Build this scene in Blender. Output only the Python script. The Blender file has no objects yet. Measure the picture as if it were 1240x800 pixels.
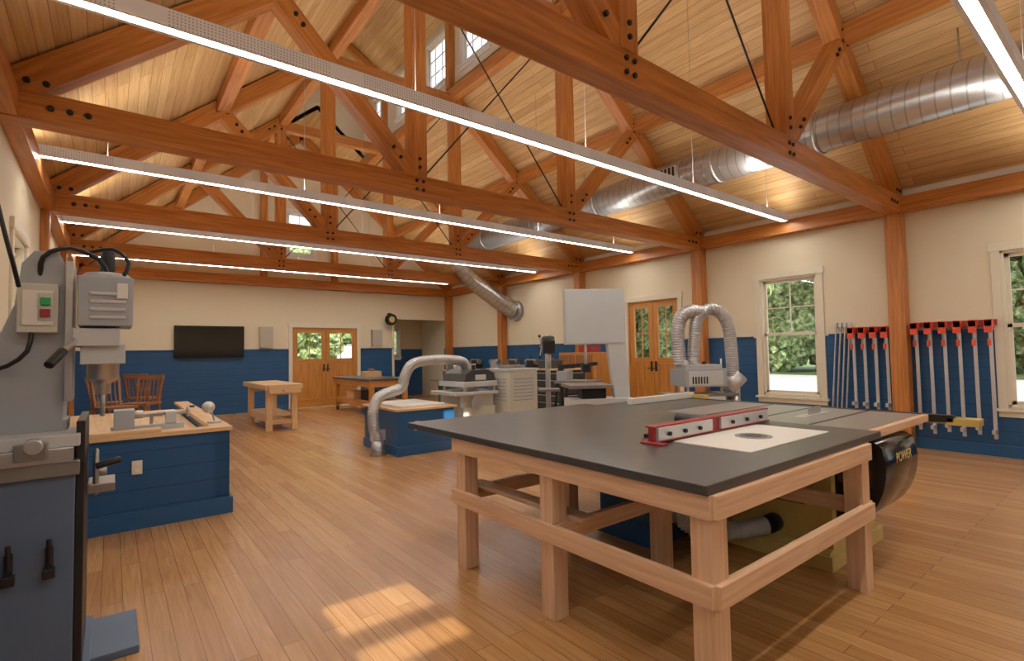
import bpy, bmesh, math, random
from mathutils import Vector, Matrix
E=1.38
random.seed(7)
sc=bpy.context.scene

# ---------------------------------------------------------------- materials
def newmat(name):
    m=bpy.data.materials.new(name); m.use_nodes=True
    nt=m.node_tree; b=nt.nodes['Principled BSDF']
    return m,nt,b
def N(nt,t,**k):
    n=nt.nodes.new(t)
    for a,v in k.items(): setattr(n,a,v)
    return n
def math_(nt,op,a,b=None):
    n=N(nt,'ShaderNodeMath',operation=op)
    for i,v in enumerate((a,b)):
        if v is None: continue
        if isinstance(v,(int,float)): n.inputs[i].default_value=v
        else: nt.links.new(v,n.inputs[i])
    return n.outputs[0]
def mixc(nt,fac,a,b,bt='MIX'):
    n=N(nt,'ShaderNodeMix',data_type='RGBA',blend_type=bt)
    for i,v in ((0,fac),(6,a),(7,b)):
        if isinstance(v,(int,float)): n.inputs[i].default_value=v
        elif isinstance(v,tuple): n.inputs[i].default_value=(*v[:3],1)
        else: nt.links.new(v,n.inputs[i])
    return n.outputs[2]
def paint(name,c,rough=.5,metal=0,var=.12,scale=6,bump=0):
    m,nt,b=newmat(name)
    tc=N(nt,'ShaderNodeTexCoord'); no=N(nt,'ShaderNodeTexNoise'); no.inputs['Scale'].default_value=scale; no.inputs['Detail'].default_value=4
    nt.links.new(tc.outputs['Object'],no.inputs['Vector'])
    lo=tuple(x*(1-var) for x in c); hi=tuple(min(1,x*(1+var)) for x in c)
    nt.links.new(mixc(nt,no.outputs['Fac'],lo,hi),b.inputs['Base Color'])
    b.inputs['Roughness'].default_value=rough; b.inputs['Metallic'].default_value=metal
    if bump:
        bu=N(nt,'ShaderNodeBump'); bu.inputs['Strength'].default_value=bump; bu.inputs['Distance'].default_value=.01
        nt.links.new(no.outputs['Fac'],bu.inputs['Height']); nt.links.new(bu.outputs[0],b.inputs['Normal'])
    return m
def foliage():
    m,nt,b=newmat('foliage')
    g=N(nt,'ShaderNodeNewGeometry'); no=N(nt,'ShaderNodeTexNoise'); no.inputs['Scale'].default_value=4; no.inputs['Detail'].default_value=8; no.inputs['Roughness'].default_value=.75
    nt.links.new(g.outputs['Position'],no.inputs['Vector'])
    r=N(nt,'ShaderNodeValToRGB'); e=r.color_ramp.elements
    e[0].position=.38; e[0].color=(.015,.03,.008,1); e[1].position=.62; e[1].color=(.55,.60,.30,1)  # pale end paints highlights into the leaf colour
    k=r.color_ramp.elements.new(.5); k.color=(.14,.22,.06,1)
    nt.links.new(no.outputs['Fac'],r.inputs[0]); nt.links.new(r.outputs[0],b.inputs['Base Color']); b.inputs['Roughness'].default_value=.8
    return m
def wood(name,dark,light,rough=.5,su=1.0,sv=16):
    m,nt,b=newmat(name)
    tc=N(nt,'ShaderNodeTexCoord'); mp=N(nt,'ShaderNodeMapping'); mp.inputs['Scale'].default_value=(su,sv,1)
    nt.links.new(tc.outputs['UV'],mp.inputs[0])
    no=N(nt,'ShaderNodeTexNoise'); no.inputs['Scale'].default_value=2; no.inputs['Detail'].default_value=5; no.inputs['Distortion'].default_value=.5
    nt.links.new(mp.outputs[0],no.inputs['Vector'])
    r=N(nt,'ShaderNodeValToRGB'); r.color_ramp.elements[0].position=.33; r.color_ramp.elements[1].position=.68
    r.color_ramp.elements[0].color=(*dark,1); r.color_ramp.elements[1].color=(*light,1)
    nt.links.new(no.outputs['Fac'],r.inputs[0]); nt.links.new(r.outputs[0],b.inputs['Base Color'])
    b.inputs['Roughness'].default_value=rough
    bu=N(nt,'ShaderNodeBump'); bu.inputs['Strength'].default_value=.15; bu.inputs['Distance'].default_value=.004
    nt.links.new(no.outputs['Fac'],bu.inputs['Height']); nt.links.new(bu.outputs[0],b.inputs['Normal'])
    return m
def planks(name,c1,c2,gap,length,width,rough,grain=.35,gs=(1.2,18),mortar=.0018):
    m,nt,b=newmat(name)
    tc=N(nt,'ShaderNodeTexCoord')
    br=N(nt,'ShaderNodeTexBrick'); br.offset=.37; br.offset_frequency=2; br.squash_frequency=3
    br.inputs['Scale'].default_value=1; br.inputs['Brick Width'].default_value=length; br.inputs['Row Height'].default_value=width
    br.inputs['Mortar Size'].default_value=mortar; br.inputs['Mortar Smooth'].default_value=.3
    br.inputs['Color1'].default_value=(*c1,1); br.inputs['Color2'].default_value=(*c2,1); br.inputs['Mortar'].default_value=(*gap,1)
    nt.links.new(tc.outputs['UV'],br.inputs['Vector'])
    mp=N(nt,'ShaderNodeMapping'); mp.inputs['Scale'].default_value=(gs[0],gs[1],1)
    nt.links.new(tc.outputs['UV'],mp.inputs[0])
    sep=N(nt,'ShaderNodeVectorMath',operation='ADD'); nt.links.new(mp.outputs[0],sep.inputs[0])
    sc_=N(nt,'ShaderNodeVectorMath',operation='SCALE'); nt.links.new(br.outputs['Color'],sc_.inputs[0]); sc_.inputs['Scale'].default_value=40
    nt.links.new(sc_.outputs[0],sep.inputs[1])
    no=N(nt,'ShaderNodeTexNoise'); no.inputs['Scale'].default_value=2; no.inputs['Detail'].default_value=6; no.inputs['Distortion'].default_value=1.2
    nt.links.new(sep.outputs[0],no.inputs['Vector'])
    r=N(nt,'ShaderNodeValToRGB'); r.color_ramp.elements[0].position=.3; r.color_ramp.elements[1].position=.62
    g=1-grain
    r.color_ramp.elements[0].color=(g,g*.93,g*.85,1); r.color_ramp.elements[1].color=(1,1,1,1)
    nt.links.new(no.outputs['Fac'],r.inputs[0])
    nt.links.new(mixc(nt,1.0,br.outputs['Color'],r.outputs[0],'MULTIPLY'),b.inputs['Base Color'])
    b.inputs['Roughness'].default_value=rough
    bu=N(nt,'ShaderNodeBump'); bu.inputs['Strength'].default_value=.3; bu.inputs['Distance'].default_value=.002; bu.invert=True
    nt.links.new(br.outputs['Fac'],bu.inputs['Height']); nt.links.new(bu.outputs[0],b.inputs['Normal'])
    return m
def emis(name,c,s):
    m,nt,b=newmat(name); b.inputs['Base Color'].default_value=(*c,1)
    b.inputs['Emission Color'].default_value=(*c,1); b.inputs['Emission Strength'].default_value=s
    return m
def lined(name,c,pitch,dark=.45,rough=.4):
    m,nt,b=newmat(name)
    g=N(nt,'ShaderNodeNewGeometry'); sx=N(nt,'ShaderNodeSeparateXYZ'); nt.links.new(g.outputs['Position'],sx.inputs[0])
    f=math_(nt,'FRACT',math_(nt,'DIVIDE',sx.outputs[2],pitch))
    l=math_(nt,'LESS_THAN',f,.045)
    no=N(nt,'ShaderNodeTexNoise'); no.inputs['Scale'].default_value=3; nt.links.new(g.outputs['Position'],no.inputs['Vector'])
    base=mixc(nt,no.outputs['Fac'],tuple(x*.85 for x in c),tuple(x*1.15 for x in c))
    nt.links.new(mixc(nt,l,base,tuple(x*dark for x in c)),b.inputs['Base Color'])
    b.inputs['Roughness'].default_value=rough
    return m
def spiral(name,c,pitch,rough=.3,metal=.85):
    m,nt,b=newmat(name)
    tc=N(nt,'ShaderNodeTexCoord'); sx=N(nt,'ShaderNodeSeparateXYZ'); nt.links.new(tc.outputs['UV'],sx.inputs[0])
    f=math_(nt,'FRACT',math_(nt,'ADD',math_(nt,'DIVIDE',sx.outputs[0],pitch),math_(nt,'MULTIPLY',sx.outputs[1],1.0)))
    l=math_(nt,'LESS_THAN',f,.12)
    no=N(nt,'ShaderNodeTexNoise'); no.inputs['Scale'].default_value=9; no.inputs['Detail'].default_value=3
    nt.links.new(tc.outputs['Object'],no.inputs['Vector'])
    base=mixc(nt,no.outputs['Fac'],tuple(x*.7 for x in c),c)
    nt.links.new(mixc(nt,l,base,tuple(x*.55 for x in c)),b.inputs['Base Color'])
    b.inputs['Roughness'].default_value=rough; b.inputs['Metallic'].default_value=metal
    bu=N(nt,'ShaderNodeBump'); bu.inputs['Strength'].default_value=.5; bu.inputs['Distance'].default_value=.01
    nt.links.new(l,bu.inputs['Height']); nt.links.new(bu.outputs[0],b.inputs['Normal'])
    return m
def perforated():
    m,nt,b=newmat('perforated_metal')
    tc=N(nt,'ShaderNodeTexCoord'); sx=N(nt,'ShaderNodeSeparateXYZ'); nt.links.new(tc.outputs['UV'],sx.inputs[0])
    def d(o): return math_(nt,'ABSOLUTE',math_(nt,'SUBTRACT',math_(nt,'FRACT',math_(nt,'DIVIDE',o,.02)),.5))
    a=math_(nt,'POWER',d(sx.outputs[0]),2); c=math_(nt,'POWER',d(sx.outputs[1]),2)
    l=math_(nt,'LESS_THAN',math_(nt,'ADD',a,c),.06)
    seg=math_(nt,'LESS_THAN',math_(nt,'FRACT',math_(nt,'DIVIDE',sx.outputs[0],1.2)),.8)
    col=mixc(nt,math_(nt,'MULTIPLY',l,seg),(.72,.70,.66),(.34,.32,.29))
    nt.links.new(col,b.inputs['Base Color'])
    nt.links.new(col,b.inputs['Emission Color']); b.inputs['Emission Strength'].default_value=.12  # faint glow put into the metal so the fixture sides look lit
    b.inputs['Roughness'].default_value=.45; b.inputs['Metallic'].default_value=0
    return m
def glass():
    m=bpy.data.materials.new('window_glass'); m.use_nodes=True; nt=m.node_tree; nt.nodes.clear()
    o=N(nt,'ShaderNodeOutputMaterial'); t=N(nt,'ShaderNodeBsdfTransparent'); g=N(nt,'ShaderNodeBsdfGlossy'); g.inputs['Roughness'].default_value=.02
    mx=N(nt,'ShaderNodeMixShader'); mx.inputs[0].default_value=.06
    nt.links.new(t.outputs[0],mx.inputs[1]); nt.links.new(g.outputs[0],mx.inputs[2]); nt.links.new(mx.outputs[0],o.inputs[0])
    return m

M={}
M['floor']=planks('oak_floor',(.56,.295,.11),(.44,.21,.07),(.19,.075,.022),1.7,.098,.26,.24,(1.0,20))
M['ceil']=planks('pine_ceiling',(.76,.49,.22),(.60,.345,.13),(.24,.10,.03),3.2,.125,.55,.25,(.7,14),.003)
M['timber']=wood('fir_timber',(.39,.12,.018),(.62,.235,.05),.42,.8,14)
M['doorwood']=wood('door_fir',(.46,.17,.028),(.63,.275,.06),.35,.8,14)
M['fir']=wood('fir_lumber',(.66,.38,.21),(.82,.54,.33),.55,1.0,22)
M['maple']=wood('maple',(.62,.37,.17),(.78,.52,.27),.4,1.0,14)
M['brownwood']=wood('brown_wood',(.22,.08,.025),(.36,.15,.05),.4,1,14)
M['wall']=paint('cream_wall',(.76,.66,.47),.7,0,.03,1.5)
M['casing']=paint('cream_casing',(.76,.69,.53),.45,0,.03)
M['white']=paint('white_paint',(.80,.78,.72),.4,0,.03)
M['blue']=lined('blue_wainscot',(.008,.072,.20),.155)
M['bluep']=paint('blue_panel',(.009,.080,.215),.35,0,.08)
M['slate']=paint('slate_laminate',(.058,.056,.054),.30,0,.4,5)
M['black']=paint('black_metal',(.010,.010,.011),.45,.2,.2)
M['dark']=paint('dark_grey_metal',(.05,.055,.055),.4,.2,.2)
M['blackgloss']=paint('black_gloss',(.008,.008,.010),.15,0,.1)
M['steel']=paint('bright_steel',(.55,.55,.54),.3,.9,.12,12)
M['iron']=paint('cast_iron',(.30,.29,.27),.35,.75,.2,10)
M['sawtop']=paint('ground_iron',(.34,.325,.30),.32,.5,.12,10)
M['alu']=paint('aluminium',(.66,.66,.66),.35,.6,.08,12)
M['grey']=paint('machine_grey',(.36,.39,.42),.45,.1,.1,4)
M['lgrey']=paint('light_machine_grey',(.54,.56,.56),.45,0,.06,4)
M['cream']=paint('machine_cream',(.58,.57,.48),.45,0,.06,4)
M['bgrey']=paint('blue_grey_enamel',(.085,.135,.22),.45,.05,.15,5)
M['gold']=paint('olive_gold_enamel',(.62,.47,.15),.42,.0,.15,5)
M['brass']=paint('brass_yellow',(.65,.50,.14),.4,.2,.1)
M['green']=paint('machine_green',(.03,.10,.075),.4,0,.1)
M['red']=paint('red_enamel',(.33,.025,.022),.38,.1,.12)
M['orange']=paint('orange_red_enamel',(.75,.07,.03),.4,0,.1)
M['greenbtn']=paint('green_button',(.02,.35,.08),.35)
M['duct']=spiral('spiral_duct',(.66,.68,.70),.13,.32,.9)
M['flex']=spiral('flex_duct',(.60,.60,.60),.03,.38,.8)
M['hose']=paint('grey_hose',(.42,.41,.38),.6,0,.1)
M['perf']=perforated()
M['lamp']=emis('lamp_diffuser',(1,.95,.87),35)
M['uplamp']=emis('uplight_diffuser',(1,.94,.84),16)
M['glass']=glass()
M['screen']=paint('tv_screen',(.004,.004,.005),.08,0,.1)
M['asphalt']=paint('pale_paving',(.50,.49,.48),.9,0,.25,1.5)
M['grass']=paint('grass',(.15,.23,.06),.9,0,.5,1.2)
M['leaf']=foliage()
M['bark']=paint('bark',(.12,.08,.05),.9,0,.3,6)
M['grille']=paint('speaker_grille',(.46,.42,.34),.7)

# ---------------------------------------------------------------- mesh builder
class B:
    def __init__(s,name,loc=(0,0,0),rz=0,bevel=0.0):
        s.name=name; s.bm=bmesh.new(); s.uvl=s.bm.loops.layers.uv.new('UVMap'); s.mats=[]
        s.loc=loc; s.rz=rz; s.bevel=bevel
    def mi(s,k):
        if k not in s.mats: s.mats.append(k)
        return s.mats.index(k)
    def face(s,vs,uvs,mi,smooth=False):
        try: f=s.bm.faces.new(vs)
        except ValueError: return
        f.material_index=mi; f.smooth=smooth
        for l,u in zip(f.loops,uvs): l[s.uvl].uv=u
    def hexa(s,c,L,A,Bv,mat):
        c,L,A,Bv=map(Vector,(c,L,A,Bv)); mi=s.mi(mat)
        ru,rv=random.uniform(0,50),random.uniform(0,50)
        if mat in('floor','perf'): ru=rv=0
        l,a,b=L.length,A.length,Bv.length
        v={}
        for i in(-1,1):
            for j in(-1,1):
                for k in(-1,1):
                    v[(i,j,k)]=(s.bm.verts.new(c+L*i+A*j+Bv*k),(ru+i*l,rv+j*a+k*b),(ru+j*a,rv+k*b))
        for ax,o1,o2 in((0,1,2),(1,0,2),(2,0,1)):
            for sg in(-1,1):
                ks=[]
                for p,q in((-1,-1),(1,-1),(1,1),(-1,1)):
                    t=[0,0,0]; t[ax]=sg; t[o1]=p; t[o2]=q; ks.append(tuple(t))
                idx=2 if ax==0 else 1
                s.face([v[k][0] for k in ks],[v[k][idx] for k in ks],mi)
    def box(s,x0,x1,y0,y1,z0,z1,mat):
        c=((x0+x1)/2,(y0+y1)/2,(z0+z1)/2)
        ax=[(Vector((abs(x1-x0)/2,0,0))),(Vector((0,abs(y1-y0)/2,0))),(Vector((0,0,abs(z1-z0)/2)))]
        ax.sort(key=lambda q:-q.length)
        s.hexa(c,ax[0],ax[1],ax[2],mat)
    def beam(s,p1,p2,w,h,mat,up=(0,0,1)):
        p1,p2=Vector(p1),Vector(p2); d=(p2-p1); up=Vector(up)
        if abs(d.normalized().dot(up))>.99: up=Vector((0,1,0))
        side=d.cross(up).normalized(); u=side.cross(d).normalized()
        s.hexa((p1+p2)/2,d/2,side*w/2,u*h/2,mat)
    def ring(s,c,x,y,r,seg):
        return [s.bm.verts.new(c+x*(r*math.cos(2*math.pi*i/seg))+y*(r*math.sin(2*math.pi*i/seg))) for i in range(seg)]
    def sweep(s,cs,rs,mat,seg=16,frames=None,cap=True,smooth=True):
        mi=s.mi(mat); cs=[Vector(c) for c in cs]; n=len(cs)
        t0=(cs[1]-cs[0]).normalized()
        x=t0.orthogonal().normalized(); rings=[]; sl=0; S=[]
        for i in range(n):
            t=(cs[min(i+1,n-1)]-cs[max(i-1,0)])
            if t.length<1e-9: t=t0
            t=t.normalized(); x=(x-t*x.dot(t)).normalized(); y=t.cross(x)
            rings.append(s.ring(cs[i],x,y,rs[i],seg))
            if i: sl+=(cs[i]-cs[i-1]).length
            S.append(sl)
        for i in range(n-1):
            for j in range(seg):
                k=(j+1)%seg
                s.face([rings[i][j],rings[i][k],rings[i+1][k],rings[i+1][j]],
                       [(S[i],j/seg),(S[i],(j+1)/seg),(S[i+1],(j+1)/seg),(S[i+1],j/seg)],mi,smooth)
        if cap:
            for r in(rings[0],rings[-1]):
                s.face(r,[(math.cos(6.283*i/seg)*.1,math.sin(6.283*i/seg)*.1) for i in range(seg)],mi)
    def cyl(s,p1,p2,r,mat,r2=None,seg=20,cap=True):
        s.sweep([p1,p2],[r,r if r2 is None else r2],mat,seg,cap=cap)
    def tube(s,pts,r,mat,seg=16,step=.03,rib=0,pitch=.03):
        pts=[Vector(p) for p in pts]; P=[pts[0]*2-pts[1]]+pts+[pts[-1]*2-pts[-2]]
        out=[]
        for i in range(1,len(P)-2):
            a,b,c,d=P[i-1:i+3]; n=max(2,int((c-b).length/step))
            for k in range(n):
                t=k/n
                out.append(.5*((2*b)+(c-a)*t+(2*a-5*b+4*c-d)*t*t+(3*b-a-3*c+d)*t**3))
        out.append(pts[-1])
        rs=[];sl=0
        for i,p in enumerate(out):
            if i: sl+=(p-out[i-1]).length
            rs.append(r*(1+rib*math.sin(2*math.pi*sl/pitch)))
        s.sweep(out,rs,mat,seg)
    def lathe(s,c,prof,mat,axis=(0,0,1),seg=24):
        c=Vector(c); ax=Vector(axis).normalized()
        x=ax.orthogonal().normalized(); y=ax.cross(x); mi=s.mi(mat)
        rings=[s.ring(c+ax*z,x,y,max(r,1e-4),seg) for r,z in prof]
        for i in range(len(rings)-1):
            for j in range(seg):
                k=(j+1)%seg
                s.face([rings[i][j],rings[i][k],rings[i+1][k],rings[i+1][j]],[(i*.05,j/seg),(i*.05,(j+1)/seg),(i*.05+.05,(j+1)/seg),(i*.05+.05,j/seg)],mi,True)
        for r in(rings[0],rings[-1]): s.face(r,[(0,0)]*seg,mi)
    def ball(s,c,r,mat,seg=16):
        s.lathe(c,[(r*math.sin(math.pi*i/10),-r*math.cos(math.pi*i/10)) for i in range(11)],mat,seg=seg)
    def prism(s,poly,axis,a,b,mat,smooth=False):
        mi=s.mi(mat)
        def mk(p,t): 
            return {'y':(p[0],t,p[1]),'x':(t,p[0],p[1]),'z':(p[0],p[1],t)}[axis]
        n=len(poly); r0=[s.bm.verts.new(mk(p,a)) for p in poly]; r1=[s.bm.verts.new(mk(p,b)) for p in poly]
        sl=0
        for i in range(n):
            j=(i+1)%n; L=(Vector(poly[j])-Vector(poly[i])).length
            s.face([r0[i],r0[j],r1[j],r1[i]],[(a,sl),(a,sl+L),(b,sl+L),(b,sl)],mi,smooth); sl+=L
        s.face(r0,[tuple(p) for p in poly],mi); s.face(r1,[tuple(p) for p in poly],mi)
    def done(s):
        bmesh.ops.recalc_face_normals(s.bm,faces=s.bm.faces)
        me=bpy.data.meshes.new(s.name); s.bm.to_mesh(me); s.bm.free()
        for k in s.mats: me.materials.append(M[k])
        o=bpy.data.objects.new(s.name,me); sc.collection.objects.link(o)
        o.location=s.loc; o.rotation_euler=(0,0,s.rz)
        if s.bevel:
            bv=o.modifiers.new('bevel','BEVEL'); bv.width=s.bevel; bv.segments=2; bv.limit_method='ANGLE'; bv.angle_limit=math.radians(50)
        return o
def W(x,y,z): return Vector((x*E,y*E,(1+z)*E))

# ---------------------------------------------------------------- room dims (units e)
XL,XR=-.5,6.21; XC=(XL+XR)/2; YB,YF=-2.71,10.3
SL=.85; ZR=1.55
TH=.12
YM=9.2
QL,QR=XC-.87,XC+.87
zq=ZR+SL*(QL-XL)
ZMT=4.78; zridge=ZR+SL*(XC-XL); zmr=ZMT+.55
TRUSS=[-.54,1.63,3.80,6.0,8.17]
b=B('floor'); b.box((XL-.1)*E,(XR+.1)*E,(YB-.1)*E,(YF+1.3)*E,-.1,0,'floor'); b.done()

def wallgrid(name,ax,c0,c1,a0,a1,z0,z1,ops,split=1.12,b=None):
    b=b or B(name)
    A=sorted(set([a0,a1]+[v for o in ops for v in o[:2]])); Z=sorted(set(v for v in [z0,z1,split]+[v for o in ops for v in o[2:4]] if z0<=v<=z1))
    for i in range(len(A)-1):
        for j in range(len(Z)-1):
            am,zm=(A[i]+A[i+1])/2,(Z[j]+Z[j+1])/2
            if any(o[0]<am<o[1] and o[2]<zm<o[3] for o in ops): continue
            mat='blue' if zm<split else 'wall'
            if ax=='x': b.box(c0*E,c1*E,A[i]*E,A[i+1]*E,Z[j]*E,Z[j+1]*E,mat)
            else: b.box(A[i]*E,A[i+1]*E,c0*E,c1*E,Z[j]*E,Z[j+1]*E,mat)
    return b
wr=[(.25,.89,.44,1.82),(2.39,3.03,.44,1.82),(4.18,5.06,0,1.72),(-1.9,-1.26,.44,1.82)]
b=wallgrid('wall_right','x',XR,XR+TH,YB,YF,0,1+ZR+.05,wr); b.done()
wl=[(6.3,6.94,.9,1.82),(4.4,5.0,.9,1.82),(2.3,2.9,.9,1.82),(.3,.9,.44,1.82)]
b=wallgrid('wall_left','x',XL-TH,XL,YB,YF,0,1+ZR+.05,wl); b.done()
wf=[(2.72,3.99,0,1.55),(4.81,6.12,0,1.76)]
b=wallgrid('wall_far','y',YF,YF+TH,XL,XR,0,1+ZR,wf)
gx0,gx1,gz0,gz1=2.62,3.12,2.95,3.78
def gable(b,y0,y1,win=True):
    zb=1+ZR
    def rz(x): return zb+SL*(min(x,2*XC-x)-XL)
    def pr(poly): b.prism([(p[0]*E,p[1]*E) for p in poly],'y',y0*E,y1*E,'wall')
    pr([(XL,zb),(gx0,zb),(gx0,rz(gx0))]); pr([(gx1,zb),(XR,zb),(gx1,rz(gx1))])
    pr([(gx0,zb),(gx1,zb),(gx1,gz0),(gx0,gz0)])
    pr([(gx0,gz1),(gx1,gz1),(gx1,rz(gx1)),(XC,rz(XC)),(gx0,rz(gx0))])
gable(b,YF,YF+TH); b.done()
sun_slot=(.57,1.05,1.88,2.23)  # unseen opening, added to shape the sun patches on the floor
b=wallgrid('wall_back','y',YB-TH,YB,XL,XR,0,1+ZR,[sun_slot])
gable(b,YB-TH,YB)
b.prism([(p[0]*E,(1+p[1])*E) for p in [(QL,zq),(XC,zridge),(QR,zq),(QR,ZMT),(XC,zmr),(QL,ZMT)]],'y',(YB-TH)*E,YB*E,'wall')
b.done()
b=B('wall_hallway')
b.box(4.7*E,4.81*E,(YF+TH)*E,(YF+1.2)*E,0,1.9*E,'wall'); b.box(6.12*E,6.3*E,(YF+TH)*E,(YF+1.2)*E,0,1.9*E,'wall')
b.box(4.7*E,6.3*E,(YF+TH)*E,(YF+1.3)*E,1.9*E,1.95*E,'wall')
wallgrid('wall_hallway','y',YF+1.2,YF+1.3,4.7,6.3,0,1.9,[(5.15,5.5,.95,1.6)],b=b); b.done()

b=B('ceiling')
t=.09
def slope(pts,y0,y1): b.prism([(p[0]*E,(1+p[1])*E) for p in pts],'y',y0*E,y1*E,'ceil')
ov=.25
for m in(0,1):
    f=(lambda x:x) if m==0 else (lambda x:2*XC-x)
    slope([(f(XL-ov),ZR-SL*ov),(f(QL),zq),(f(QL),zq+t),(f(XL-ov),ZR-SL*ov+t)],YB-.2,YM)
    slope([(f(XL-ov),ZR-SL*ov),(f(XC),zridge),(f(XC),zridge+t),(f(XL-ov),ZR-SL*ov+t)],YM,YF+.3)
    s2=(zmr-ZMT)/(XC-QL)
    slope([(f(QL-.15),ZMT-s2*.15),(f(XC),zmr),(f(XC),zmr+t),(f(QL-.15),ZMT-s2*.15+t)],YB-.2,YM+.1)
b.done()
mwin=[-1.55,-.55,.45,1.45,2.45,3.45,4.45,5.45,6.45,7.45,8.45]
for m,nm in((0,'wall_monitor_left'),(1,'wall_monitor_right')):
    c0,c1=(QL-.06,QL) if m==0 else (QR,QR+.06)
    ops=[(y-.3,y+.3,1+3.93,1+4.62) for y in mwin]
    b=wallgrid(nm,'x',c0,c1,YB,YM,1+zq,1+ZMT,ops,split=0); b.done()
b=B('wall_monitor_end')
b.prism([(p[0]*E,(1+p[1])*E) for p in [(QL,zq),(XC,zridge),(QR,zq),(QR,ZMT),(XC,zmr),(QL,ZMT)]],'y',YM*E,(YM+.06)*E,'wall'); b.done()

# windows / doors ---------------------------------------------------
cnt={'w':0,'d':0}
class WB:
    def __init__(s,name,ax,c,sg,bevel=.003): s.b=B(name,bevel=bevel); s.ax=ax;s.c=c;s.sg=sg
    def box(s,a0,a1,d0,d1,z0,z1,mat):
        p,q=s.c+s.sg*d0,s.c+s.sg*d1
        if s.ax=='x': s.b.box(min(p,q),max(p,q),a0,a1,z0,z1,mat)
        else: s.b.box(a0,a1,min(p,q),max(p,q),z0,z1,mat)
def window(ax,c,sg,a0,a1,z0,z1,cols=2,rows=2,dbl=True,cas=.085,mat='casing',bar=0):
    cnt['w']+=1; w=WB('window_%d'%cnt['w'],ax,c*E,sg); a0,a1,z0,z1=a0*E,a1*E,z0*E,z1*E
    T=.1
    if cas:
        w.box(a0-cas,a0,-.022,0,z0-.02,z1,mat); w.box(a1,a1+cas,-.022,0,z0-.02,z1,mat)
        w.box(a0-cas-.02,a1+cas+.02,-.03,0,z1,z1+cas+.01,mat)
        w.box(a0-cas-.03,a1+cas+.03,-.055,0,z0-.05,z0-.02,mat); w.box(a0-cas,a1+cas,-.02,0,z0-.12,z0-.05,mat)
    f=.03
    w.box(a0,a0+f,0,T,z0,z1,mat); w.box(a1-f,a1,0,T,z0,z1,mat); w.box(a0,a1,0,T,z1-f,z1,mat); w.box(a0,a1,0,T,z0-.02,z0+f,mat)
    def sash(zl,zh,d,c_,r_):
        k=.045
        w.box(a0+f,a0+f+k,d,d+.03,zl,zh,mat); w.box(a1-f-k,a1-f,d,d+.03,zl,zh,mat)
        w.box(a0+f,a1-f,d,d+.03,zl,zl+k,mat); w.box(a0+f,a1-f,d,d+.03,zh-k,zh,mat)
        for i in range(1,c_):
            x=a0+(a1-a0)*i/c_; w.box(x-.009,x+.009,d+.005,d+.025,zl+k,zh-k,mat)
        for i in range(1,r_):
            z=zl+(zh-zl)*i/r_; w.box(a0+f+k,a1-f-k,d+.005,d+.025,z-.009,z+.009,mat)
        if bar:  # extra rail, only there to split the sun patch in two
            z=zl+(zh-zl)*.42; w.box(a0+f+k,a1-f-k,d,d+.03,z-bar,z+bar,mat)
        w.box(a0+f+k,a1-f-k,d+.013,d+.017,zl+k,zh-k,'glass')
    if dbl:
        zm=z0+(z1-z0)*.52
        sash(z0+f,zm+.02,.03,1,1); sash(zm-.02,z1-f,.062,cols,rows)
    else: sash(z0+f,z1-f,.04,cols,rows)
    w.b.done()
for o in wr:
    if o[2]>0: window('x',XR,1,*o)
for o in wl: window('x',XL,-1,*o)
for y in mwin:
    window('x',QR,1,y-.3,y+.3,1+3.93,1+4.62,3,3,False,.07,'white')
    window('x',QL,-1,y-.3,y+.3,1+3.93,1+4.62,3,3,False,.07,'white')
window('y',YF,1,gx0,gx1,gz0,gz1,2,2,True,.07,'white'); window('y',YB,-1,gx0,gx1,gz0,gz1,2,2,True,.07,'white')
window('y',YB,-1,*sun_slot,1,1,False,.06,bar=.035)  # added window behind the camera, sized for the floor sun patches
window('y',YF+1.2,1,5.15,5.5,.95,1.6,2,2,False,.06,'white')
def door(ax,c,sg,a0,a1,zt,lite_z):
    cnt['d']+=1; w=WB('door_%d'%cnt['d'],ax,c*E,sg); a0,a1,zt=a0*E,a1*E,zt*E
    cs=.09
    w.box(a0-cs,a0,-.025,.0,0,zt,'casing'); w.box(a1,a1+cs,-.025,.0,0,zt,'casing'); w.box(a0-cs-.02,a1+cs+.02,-.03,0,zt,zt+cs+.02,'casing')
    f=.03
    w.box(a0,a0+f,0,.1,0,zt,'doorwood'); w.box(a1-f,a1,0,.1,0,zt,'doorwood'); w.box(a0,a1,0,.1,zt-f,zt,'doorwood')
    am=(a0+a1)/2
    for l,r in((a0+f,am-.003),(am+.003,a1-f)):
        k=.11; d0,d1=.02,.065
        w.box(l,l+k,d0,d1,0.01,zt-f,'doorwood'); w.box(r-k,r,d0,d1,0.01,zt-f,'doorwood')
        w.box(l+k,r-k,d0,d1,zt-f-k,zt-f,'doorwood'); w.box(l+k,r-k,d0,d1,.01,.24,'doorwood')
        w.box(l+k,r-k,d0,d1,lite_z-.12,lite_z,'doorwood')
        w.box(l+k,r-k,d0+.015,d1-.015,.24,lite_z-.12,'doorwood')
        mid=(l+r)/2; w.box(mid-.04,mid+.04,d0,d1,.24,lite_z-.12,'doorwood')
        w.box(mid-.01,mid+.01,d0+.01,d1-.01,lite_z,zt-f-k,'doorwood')
        z=lite_z+(zt-f-k-lite_z)*.5; w.box(l+k,r-k,d0+.01,d1-.01,z-.01,z+.01,'doorwood')
        w.box(l+k,r-k,.04,.045,lite_z,zt-f-k,'glass')
        hx=r-.05 if r<am+.01 else l+.05
        w.box(hx-.02,hx+.02,.0,.02,.95,1.15,'black'); 
        w.box(hx-.01,hx+.01,-.05,.0,1.0,1.02,'black'); w.box(hx-.06,hx+.06,-.055,-.04,1.0,1.02,'black')
    w.b.done()
door('y',YF,1,2.72,3.99,1.55,1.30); door('x',XR,1,4.18,5.06,1.72,1.22)

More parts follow.
